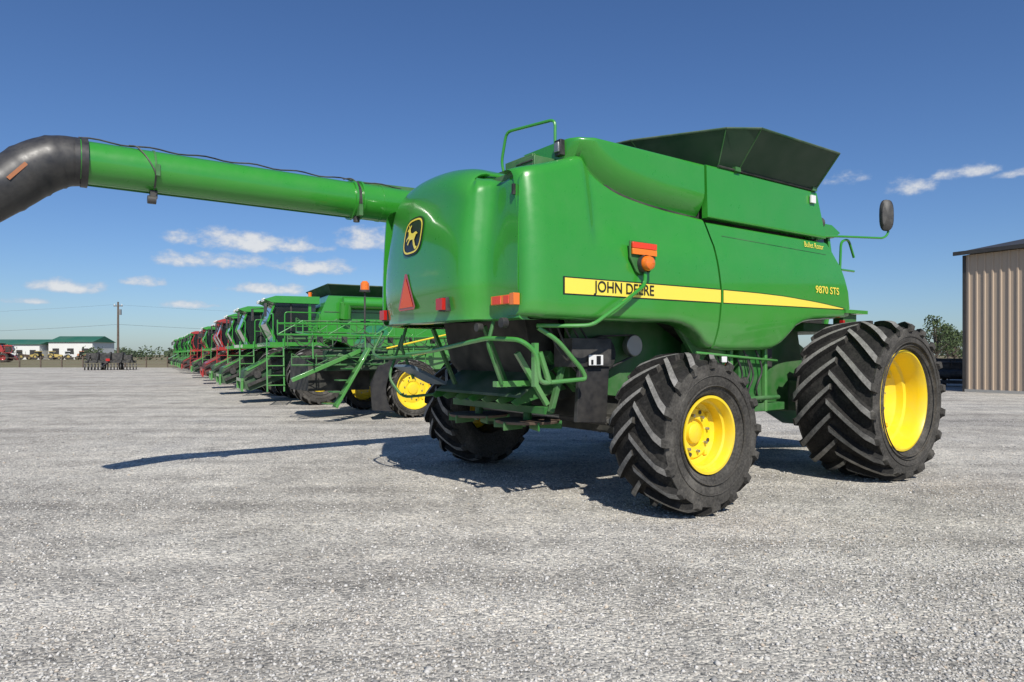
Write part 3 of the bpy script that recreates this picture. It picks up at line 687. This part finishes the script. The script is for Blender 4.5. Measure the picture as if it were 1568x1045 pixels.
# small distant tractors in front of the shops
def tractor_mesh(col):
    mb=MB()
    for y in(-.9,.9):
        o=1 if y>0 else -1
        mb.rev([(.4,-.22),(.85,-.2),(.9,0),(.85,.2),(.4,.22)],(0,y,.9),'tyre_rubber',n=20); mb.rev([(.001,.2*o),(.42,.2*o)],(0,y,.9),'faded_yellow',n=16)
        mb.rev([(.25,-.15),(.5,-.14),(.55,0),(.5,.14),(.25,.15)],(2.4,y,.55),'tyre_rubber',n=18); mb.rev([(.001,.13*o),(.26,.13*o)],(2.4,y,.55),'faded_yellow',n=14)
    mb.prism([(.6,.8),(.6,1.7),(2.6,1.5),(2.9,1.3),(2.9,.8)],-.4,.4,col)
    mb.prism([(-.6,1.2),(-.7,2.5),(.5,2.5),(.7,1.2)],-.6,.6,'glass_dark'); mb.prism([(-.8,2.48),(-.7,2.65),(.5,2.65),(.65,2.48)],-.7,.7,col)
    mb.tube([(1.6,.3,1.6),(1.6,.3,2.5)],.05,'black_metal',n=8); mb.prism([(-.9,1.2),(-.6,1.75),(.3,1.85),(.8,1.3),(.6,1.2),(.2,1.65),(-.5,1.6)],.65,1.15,col); mb.prism([(-.9,1.2),(-.6,1.75),(.3,1.85),(.8,1.3),(.6,1.2),(.2,1.65),(-.5,1.6)],-1.15,-.65,col)
    return mb
tm={}
for i,(x,y,a,c) in enumerate([(-160,208,.4,'faded_yellow'),(-155,209,2.2,'white_paint'),(-150,208,.9,'rust'),(-145,209,2.9,'faded_yellow'),(-140,208,.1,'faded_yellow'),(-136,209,.7,'white_paint'),(-131,208,1.9,'sticker_orange')]):
    if c in tm: o=bpy.data.objects.new('tractor',tm[c]); scene.collection.objects.link(o)
    else: o=tractor_mesh(c).obj('tractor'); tm[c]=o.data
    o.location=(x,y,0); o.rotation_euler=(0,0,a)

# sprayer with folded boom behind the main machine
sp=empty('crop_sprayer',(-2.55,17.4,0),math.atan2(-.5835,-.812))
mb=MB()
for (x,y) in ((0,0),(0,-3.0),(-3.4,0),(-3.4,-3.0)):
    o=1 if y==0 else -1
    tyre(mb,(x,y,.73),.74,.42,.50,o,20,lugh=.04,seg=40,lw=.06); rim(mb,(x,y,.73),.50,.42,o,False,n=32)
mb.box((0,-1.5,.8),(.2,2.8,.2),'green_dark'); mb.box((-3.4,-1.5,.8),(.2,2.8,.2),'green_dark')
mb.obj('wheels',sp)
mb=MB()
ring=[]
for a in range(-38,60,8):
    r=.86+.02*math.sin(a); ring.append([(r*math.cos(rad(a)),.30,.73+r*math.sin(rad(a))),(r*math.cos(rad(a)),-.30,.73+r*math.sin(rad(a)))])
mb.grid(ring,'black_rubber_smooth')
pl=[(math.cos(rad(a))*.86,.73+.86*math.sin(rad(a))) for a in range(-38,60,8)]
mb.prism(pl+[(.62,1.45),(1.05,1.32),(1.25,.9),(1.2,.25)],.24,.30,'black_rubber_smooth')
mb.obj('fender',sp)
mb=MB()
mb.box((-1.0,-1.5,1.05),(5.0,1.2,.3),'green_dark'); mb.prism([(-2.5,1.2),(-2.5,2.4),(.2,2.4),(.6,1.9),(.6,1.2)],-2.3,-.5,'green_paint')
mb.box((1.6,-1.5,1.1),(1.6,1.4,.8),'underbody'); mb.box((1.3,-.5,1.45),(1.6,.3,.5),'green_dark')
mb.bar((2.1,.15,.35),(1.25,.15,1.75),.22,.07,'green_paint')
for k in range(5): mb.box((2.25-.17*k*.9,.15,.45+k*.27),(.22,.34,.03),'green_dull')
mb.bar((1.3,-.2,1.7),(3.0,-.2,1.0),.08,.1,'green_paint')
mb.obj('chassis',sp,bevel=.01)
mb=MB()
def lattice(x0,x1,y,z0,z1,n,mat='green_paint'):
    mb.tube([(x0,y,z0),(x1,y,z0)],.025,mat,n=6); mb.tube([(x0,y,z1),(x1,y,z1-.08)],.025,mat,n=6)
    for i in range(n+1):
        a=x0+(x1-x0)*i/n; mb.tube([(a,y,z0),(a,y,z1)],.015,mat,n=6)
        if i<n: mb.tube([(a,y,z0 if i%2 else z1),(a+(x1-x0)/n,y,z1 if i%2 else z0)],.012,mat,n=6)
lattice(-1.8,3.4,.05,2.05,2.38,9); lattice(-1.4,3.0,-.5,1.75,2.05,8,'green_dull'); lattice(-1.6,2.6,-1.1,2.15,2.5,8,'green_dull'); lattice(-.5,3.0,-.2,1.35,1.62,6,'green_dull')
for x in(-1.2,0,1.3,2.6): mb.tube([(x,.05,2.05),(x,-1.1,2.15)],.02,'green_paint',n=6); mb.tube([(x,.1,1.5),(x,.05,2.1)],.02,'green_paint',n=6)
mb.tube([(-1.3,.2,2.2),(.8,.2,1.75)],.022,'yellow_paint',n=6)
for i in range(7): mb.tube(cr([(-1+i*.6,.1,2.05),(-.9+i*.6,.14,1.85),(-.7+i*.6,.1,1.8),(-.5+i*.6,.08,2.04)],4),.012,'black_metal',n=5)
for i in range(6): mb.box((-.6+i*.6,.0,1.95),(.10,.12,.14),'black_metal')
mb.tube([(1.15,-.3,2.1),(1.15,-.3,3.15)],.025,'black_metal',n=8); mb.tube([(1.15,-.3,3.15),(1.15,-.3,3.2)],.13,'black_metal',n=16); mb.tube([(1.15,-.3,3.2),(1.15,-.3,3.36),(1.15,-.3,3.42)],[.11,.11,.06],'amber_lens',n=16)
mb.obj('boom',sp)

# ------------------------------------------------------------------ implements
mb=MB()
W2=2.2
mb.box((0,0,.85),(2*W2,.25,.25),'black_metal'); mb.box((0,1.3,.85),(2*W2,.25,.25),'black_metal')
for x in np.linspace(-W2,W2,16):
    for y in(-.2,1.1): mb.tube([(x,y,.33),(x+.1,y+.02,.33)],.33,'black_metal',n=14)
for x in (-1.9,-1.1,0,1.1,1.9):
    mb.bar((x,-.4,.9),(x,1.6,.9),.15,.15,'black_metal'); mb.bar((x,0,.9),(x+.1,.2,1.85 if abs(x)<1.5 else 1.4),.16,.16,'black_metal'); mb.bar((x+.1,.2,1.6),(x,1.3,.9),.12,.12,'black_metal')
for x in(-.8,.8): mb.tube([(x,.6,.4),(x+.3,.6,.4)],.4,'black_rubber_smooth',n=18)
mb.prism([(-1.7,1.0),(-1.5,1.7),(1.2,1.75),(1.8,1.1),(1.4,1.0)],.3,.7,'black_metal')
mb.bar((0,-.4,.8),(0,-2.6,.4),.14,.14,'black_metal'); mb.box((-1.7,.5,1.45),(.9,.5,.6),'black_metal'); mb.box((1.5,.5,1.3),(1.0,.5,.5),'black_metal')
mb.box((0,-.55,1.05),(.35,.05,.25),'red_lens')
mb.obj('disc_harrow',loc=(-41.3,70,0),rotz=.3)
mb=MB()
mb.box((0,0,.9),(5,.2,1.0),'black_metal'); mb.prism([(-2.5,.15),(2.5,.15),(2.5,.3),(-2.5,.3)],-.9,.1,'black_metal')
mb.tube([(-2.4,-.4,.6),(2.4,-.4,.6)],.25,'black_metal',n=14); mb.tube([(-2.4,-.7,1.2),(2.4,-.7,1.2)],.05,'black_metal',n=8)
for x in np.linspace(-2.4,2.4,9): mb.bar((x,-.4,1.0),(x,-.8,1.35),.04,.04,'black_metal'); mb.bar((x,.1,1.4),(x,.3,.1),.06,.06,'black_metal')
for x in(-1.5,1.5): mb.tube([(x,.5,.3),(x+.2,.5,.3)],.3,'black_rubber_smooth',n=16)
mb.obj('combine_header',loc=(23.2,34,0),rotz=-.5)

# ------------------------------------------------------------------ metal building
bld=empty('metal_building',(19.45,29.3,0),math.atan2(-.866,.5))
Lb,Db,Hb=30,22,5.85
mb=MB(); rows=[[],[]]
x=0; prof=[]
while x<Lb:
    prof+=[(x,0),(x+.10,0),(x+.125,-.045),(x+.175,-.045),(x+.20,0)]; x+=.305
for a,b in prof: rows[0].append((a,b,.12)); rows[1].append((a,b,Hb))
mb.grid(rows,'tan_siding'); mb.obj('front_wall',bld,angle=20)
mb=MB()
mb.box((Lb/2,Db/2+.05,Hb/2),(Lb-.02,Db-.1,Hb-.02),'tan_siding')
mb.box((Lb/2,.0,.06),(Lb,.1,.12),'concrete'); 
mb.obj('inner_walls',bld)
mb=MB()
mb.prism([(-.35,0),(Lb+.3,0),(Lb+.3,.16),(-.35,.16)],-.30,-.22,'dark_trim')
o=mb.obj('eave_trim',bld); o.location=(0,0,Hb)
mb=MB()
mb.add([(-.35,-.28,Hb+.12),(Lb+.3,-.28,Hb+.12),(Lb+.3,Db/2,Hb+2.2),(-.35,Db/2,Hb+2.2),(-.35,Db+.28,Hb+.12),(Lb+.3,Db+.28,Hb+.12)],[(0,1,2,3),(3,2,5,4)],'dark_trim')
mb.add([(-.02,0,Hb),(-.02,Db,Hb),(-.02,Db/2,Hb+2.15)],[(0,1,2)],'tan_siding')
mb.box((-.03,.02,Hb/2),(.12,.12,Hb),'dark_trim')
mb.obj('roof',bld,angle=20)

# ------------------------------------------------------------------ far buildings
def shed(name,x,y,w,d,h,rz,wall,roof,doors=3):
    e=empty(name,(x,y,0),rz); mb=MB()
    mb.box((0,0,h/2),(w,d,h),wall)
    mb.obj('walls',e)
    mb=MB(); r=h*.35
    mb.add([(-w/2-.4,-d/2-.5,h-.05),(w/2+.4,-d/2-.5,h-.05),(w/2+.4,0,h+r),(-w/2-.4,0,h+r),(-w/2-.4,d/2+.5,h-.05),(w/2+.4,d/2+.5,h-.05)],[(0,1,2,3),(3,2,5,4),(0,3,4),(1,5,2)],roof)
    mb.obj('roof',e)
    mb=MB()
    for i in range(doors):
        xx=-w/2+(i+.5)*w/doors; mb.box((xx,-d/2-.03,h*.32),(w/doors*.45,.05,h*.62),'dark_trim')
    mb.obj('doors',e)
shed('farm_shop_building',-158,222,17,12,4.8,0,'wall_white','roof_green',4)
shed('farm_shop_building',-141,224,14,12,5.6,0,'wall_white','roof_green',3)
shed('farm_shop_building',-190,230,16,12,4.6,0,'wall_white','roof_green',3)

# fence
mb=MB()
for x in np.arange(-110,60,2.6):
    mb.box((x,84,.68),(.12,.12,1.38),'wood_dark')
for z in (.4,.8,1.2): mb.box((-25,84,z),(170,.03,.05),'wood_dark')
mb.obj('rail_fence')
# utility pole
mb=MB()
px,py=-57.7,100
mb.tube([(0,0,0),(0,0,9.3)],[.18,.12],'wood_dark',n=10); mb.box((0,0,8.7),(1.3,.12,.12),'wood_dark')
for x in(-.55,0,.55): mb.tube([(x,0,8.76),(x,0,9.0)],.05,'white_paint',n=8)
mb.tube([(.3,0,7.4),(.3,0,8.2)],.2,'steel',n=12)
mb.obj('utility_pole',loc=(px,py,0))
mb=MB()
for (dx,z,rr) in ((-.5,8.9,.008),(0,6.0,.014)):
    for (ex,ey) in ((-70,10),(70,20)):
        P=[]
        for i in range(17):
            q=i/16; P.append((px+dx+ex*q,py+ey*q,z-6*q*(1-q)*.5-(.9*q)))
        mb.tube(P,rr,'black_metal',n=4)
mb.obj('power_lines')

# ------------------------------------------------------------------ trees
def leaves(mb,c,rx,rz,n,size,mat,flat=0):
    for _ in range(n):
        d=Vector((random.gauss(0,1),random.gauss(0,1),random.gauss(0,1))).normalized()*(random.random()**.4)
        p=Vector((c[0]+d.x*rx,c[1]+d.y*rx,c[2]+d.z*rz))
        a=Vector((random.gauss(0,1),random.gauss(0,1),random.gauss(0,1))).normalized(); b=a.orthogonal().normalized(); s=size*random.uniform(.6,1.3)
        c2=a.cross(b)
        mb.add([p-b*s,p-c2*s*.6,p+b*s,p+c2*s*.6],[(0,1,2,3)],mat)
def tree(name,loc,h,w,mat='foliage',n=26):
    mb=MB(); mb.tube([(0,0,0),(.05,0,h*.3),(.0,.1,h*.6)],[h*.03,h*.022,h*.01],'bark',n=8)
    for _ in range(n):
        a=random.uniform(0,6.28); r=random.uniform(0,1)**.6*w*.5; z=h*random.uniform(.32,.95); r*=math.sin(min(1,(1.05-z/h)*1.6)*1.57)
        p=(r*math.cos(a),r*math.sin(a),z)
        mb.tube([(0,0,h*.28),(p[0]*.5,p[1]*.5,z*.7+.08*h),p],[h*.012,h*.008,h*.003],'bark',n=5)
        leaves(mb,p,w*.15,h*.09,70,h*.022,mat)
    mb.obj(name,loc=loc,recalc=False)
tree('deciduous_tree',(46,74,0),5.8,5.8); tree('deciduous_tree',(48.5,76,0),4.8,4.6); tree('deciduous_tree',(50.5,78,0),4.4,4.4)
mb=MB()
for i in range(110):
    x=random.uniform(-330,330); y=random.uniform(330,420)
    hh=random.uniform(3,6.5)
    if random.random()<.25: continue
    for k in range(4): leaves(mb,(x+random.uniform(-4,4),y,hh*random.uniform(.3,.6)),4,hh*.42,45,.8,'foliage_far')
for x in np.linspace(-128,-60,26):
    hh=random.uniform(1.8,5.0)
    leaves(mb,(x+random.uniform(-1,1),205+random.uniform(-8,8),hh*.5),2.4,hh*.55,70,.45,'foliage_far')
mb.obj('distant_trees',recalc=False)

# ------------------------------------------------------------------ ground
mb=MB(); mb.add([(-3000,-3000,-.03),(3000,-3000,-.03),(3000,3000,-.03),(-3000,3000,-.03)],[(0,1,2,3)],'field'); mb.obj('field_terrain',recalc=False)
mb=MB(); mb.add([(-140,-80,0),(140,-80,0),(140,83.4,0),(-140,83.4,0)],[(0,1,2,3)],'gravel'); mb.obj('gravel_ground',recalc=False)
ns=120000
Y=3.0+14*np.random.rand(ns)**1.7; X=(np.random.rand(ns)*2-1)*(Y*.80+.5)
dens=.5+.5*np.sin(X*1.3+1.7*np.sin(Y*.9))*np.sin(Y*1.1+1.3*np.sin(X*.7))+.8*(X>1.0)*(Y<5.5)*np.clip((X-1)/2,0,1)
keep=np.random.rand(ns)<(.30+.70*dens); X=X[keep]; Y=Y[keep]; ns=len(X)
size=.0045+.0105*np.random.rand(ns)**2.3; big_=np.random.rand(ns)<.018; size[big_]*=1.8
octa=np.array([(1,0,0),(0,1,0),(-1,0,0),(0,-1,0),(0,0,1),(0,0,-1)],float)
V=octa[None]*size[:,None,None]*(1+.5*(np.random.rand(ns,6,1)-.5))
V*=np.array([1,1,.65])[None,None]*(1+.5*(np.random.rand(ns,1,3)-.5))
an=np.random.rand(ns)*6.28; ca,sa=np.cos(an)[:,None],np.sin(an)[:,None]
V[:,:,0]+=.35*V[:,:,2]
vx=V[:,:,0]*ca-V[:,:,1]*sa; vy=V[:,:,0]*sa+V[:,:,1]*ca; V[:,:,0]=vx; V[:,:,1]=vy
V[:,:,0]+=X[:,None]; V[:,:,1]+=Y[:,None]; V[:,:,2]+=(size*.2)[:,None]
F=np.array([(0,1,4),(1,2,4),(2,3,4),(3,0,4),(1,0,5),(2,1,5),(3,2,5),(0,3,5)])
FF=(F[None]+(np.arange(ns)*6)[:,None,None]).reshape(-1)
me=bpy.data.meshes.new('gravel_stones'); me.vertices.add(ns*6); me.vertices.foreach_set('co',V.reshape(-1))
me.loops.add(len(FF)); me.loops.foreach_set('vertex_index',FF.astype(np.int32)); nf=ns*8
me.polygons.add(nf); me.polygons.foreach_set('loop_start',np.arange(nf,dtype=np.int32)*3); me.polygons.foreach_set('loop_total',np.full(nf,3,dtype=np.int32))
me.update(); me.validate(); me.materials.append(MATS['stones'])
o=bpy.data.objects.new('gravel_stones',me); scene.collection.objects.link(o)

# ------------------------------------------------------------------ world
w=bpy.data.worlds.new('World'); scene.world=w; w.use_nodes=True; nt=w.node_tree; nt.nodes.clear()
sv=Vector((.140,-.714,.68)).normalized(); elev=math.asin(sv.z); azs=math.atan2(sv.x,sv.y)
sky=N(nt,'ShaderNodeTexSky',sky_type='NISHITA'); sky.sun_disc=False; sky.sun_elevation=elev; sky.sun_rotation=azs
sky.air_density=1.0; sky.dust_density=.6; sky.ozone_density=2.6; sky.altitude=200
def mth(op,*a):
    n=N(nt,'ShaderNodeMath',operation=op)
    for i,v in enumerate(a):
        if hasattr(v,'links'): nt.links.new(v,n.inputs[i])
        else: n.inputs[i].default_value=v
    return n.outputs[0]
tc=N(nt,'ShaderNodeTexCoord'); nrm=N(nt,'ShaderNodeVectorMath',operation='NORMALIZE'); nt.links.new(tc.outputs['Generated'],nrm.inputs[0])
sp_=N(nt,'ShaderNodeSeparateXYZ'); nt.links.new(nrm.outputs[0],sp_.inputs[0])
az_=mth('ARCTAN2',sp_.outputs[0],sp_.outputs[1]); el_=mth('ARCSINE',sp_.outputs[2])
az_=mth('MULTIPLY',az_,57.2958); el_=mth('MULTIPLY',el_,57.2958)
clouds=[(-23.6,7.1,4.8,.85,.15),(-21.85,8.6,4.8,1.1,.25),(-17.0,8.6,2.2,.85,.15),(-15.9,6.9,3.3,.9,.15),(-11.7,9.2,2.7,1.3,.15),(-19.7,5.1,3.4,.6,.1),(-33,4.7,2.2,.65,.15),(-28.3,5.3,1.6,.5,.1),(-25.6,3.7,2.4,.42,.1),(-35.6,3.6,1.6,.32,.1),(-20,3.4,1.8,.3,-.05),
(30.3,11.9,1.7,.95,0),(33.7,12.5,2.2,.75,.1),(36.6,12.0,1.5,.45,.05),(26.0,13.0,2.2,.9,-.4),(-60,8,7,1.2,0),(70,9,6,1.2,0)]
mx=None
for (a,e_,wa,we,off) in clouds:
    dx=mth('DIVIDE',mth('SUBTRACT',az_,a),wa); dy=mth('DIVIDE',mth('SUBTRACT',el_,e_),we)
    dyn=mth('MULTIPLY',mth('MINIMUM',dy,0.0),1.7); dyp=mth('MAXIMUM',dy,0.0); dd=mth('ADD',dyn,dyp)
    m_=mth('SUBTRACT',1.0+off,mth('ADD',mth('MULTIPLY',dx,dx),mth('MULTIPLY',dd,dd)))
    mx=m_ if mx is None else mth('MAXIMUM',mx,m_)
mx=mth('MAXIMUM',mx,-2.0)
mp=N(nt,'ShaderNodeMapping'); mp.inputs['Scale'].default_value=(1,1,1.7); nt.links.new(nrm.outputs[0],mp.inputs[0])
cn=N(nt,'ShaderNodeTexNoise'); cn.inputs['Scale'].default_value=30; cn.inputs['Detail'].default_value=6; cn.inputs['Roughness'].default_value=.6; nt.links.new(mp.outputs[0],cn.inputs['Vector'])
d=mth('ADD',mx,mth('MULTIPLY',mth('SUBTRACT',cn.outputs['Fac'],.5),4.2))
mr=N(nt,'ShaderNodeMapRange',interpolation_type='SMOOTHSTEP'); mr.inputs['From Min'].default_value=-.1; mr.inputs['From Max'].default_value=1.4; mr.inputs['To Max'].default_value=.9
nt.links.new(d,mr.inputs['Value'])
cr_=ramp(nt,mth('MULTIPLY',d,.5),[(0,(.50,.58,.72)),(.35,(.64,.69,.78)),(.75,(.86,.87,.88))])
bg1=N(nt,'ShaderNodeBackground'); bg1.inputs['Strength'].default_value=.088
hs=N(nt,'ShaderNodeHueSaturation'); hs.inputs['Saturation'].default_value=1.08
nt.links.new(sky.outputs[0],hs.inputs['Color'])
tint=mixc(nt,1.0,hs.outputs['Color'],(.76,.91,1.16),'MULTIPLY')
nt.links.new(tint,bg1.inputs['Color'])
bg2=N(nt,'ShaderNodeBackground'); bg2.inputs['Strength'].default_value=.9; nt.links.new(cr_.outputs['Color'],bg2.inputs['Color'])
mxs=N(nt,'ShaderNodeMixShader'); nt.links.new(mr.outputs[0],mxs.inputs[0]); nt.links.new(bg1.outputs[0],mxs.inputs[1]); nt.links.new(bg2.outputs[0],mxs.inputs[2])
out=N(nt,'ShaderNodeOutputWorld'); nt.links.new(mxs.outputs[0],out.inputs[0])
sl=bpy.data.lights.new('sun','SUN'); sl.energy=5.0; sl.angle=rad(.5); sl.color=(1,.95,.87)
so=bpy.data.objects.new('sun',sl); scene.collection.objects.link(so); so.rotation_euler=sv.to_track_quat('Z','Y').to_euler()

cam=bpy.data.cameras.new('camera'); co=bpy.data.objects.new('camera',cam); scene.collection.objects.link(co)
cam.lens=24; cam.sensor_width=36; cam.clip_end=6000; cam.clip_start=.05; cam.shift_y=.0131
co.location=(0,0,1.6); co.rotation_euler=(rad(90),0,0); scene.camera=co
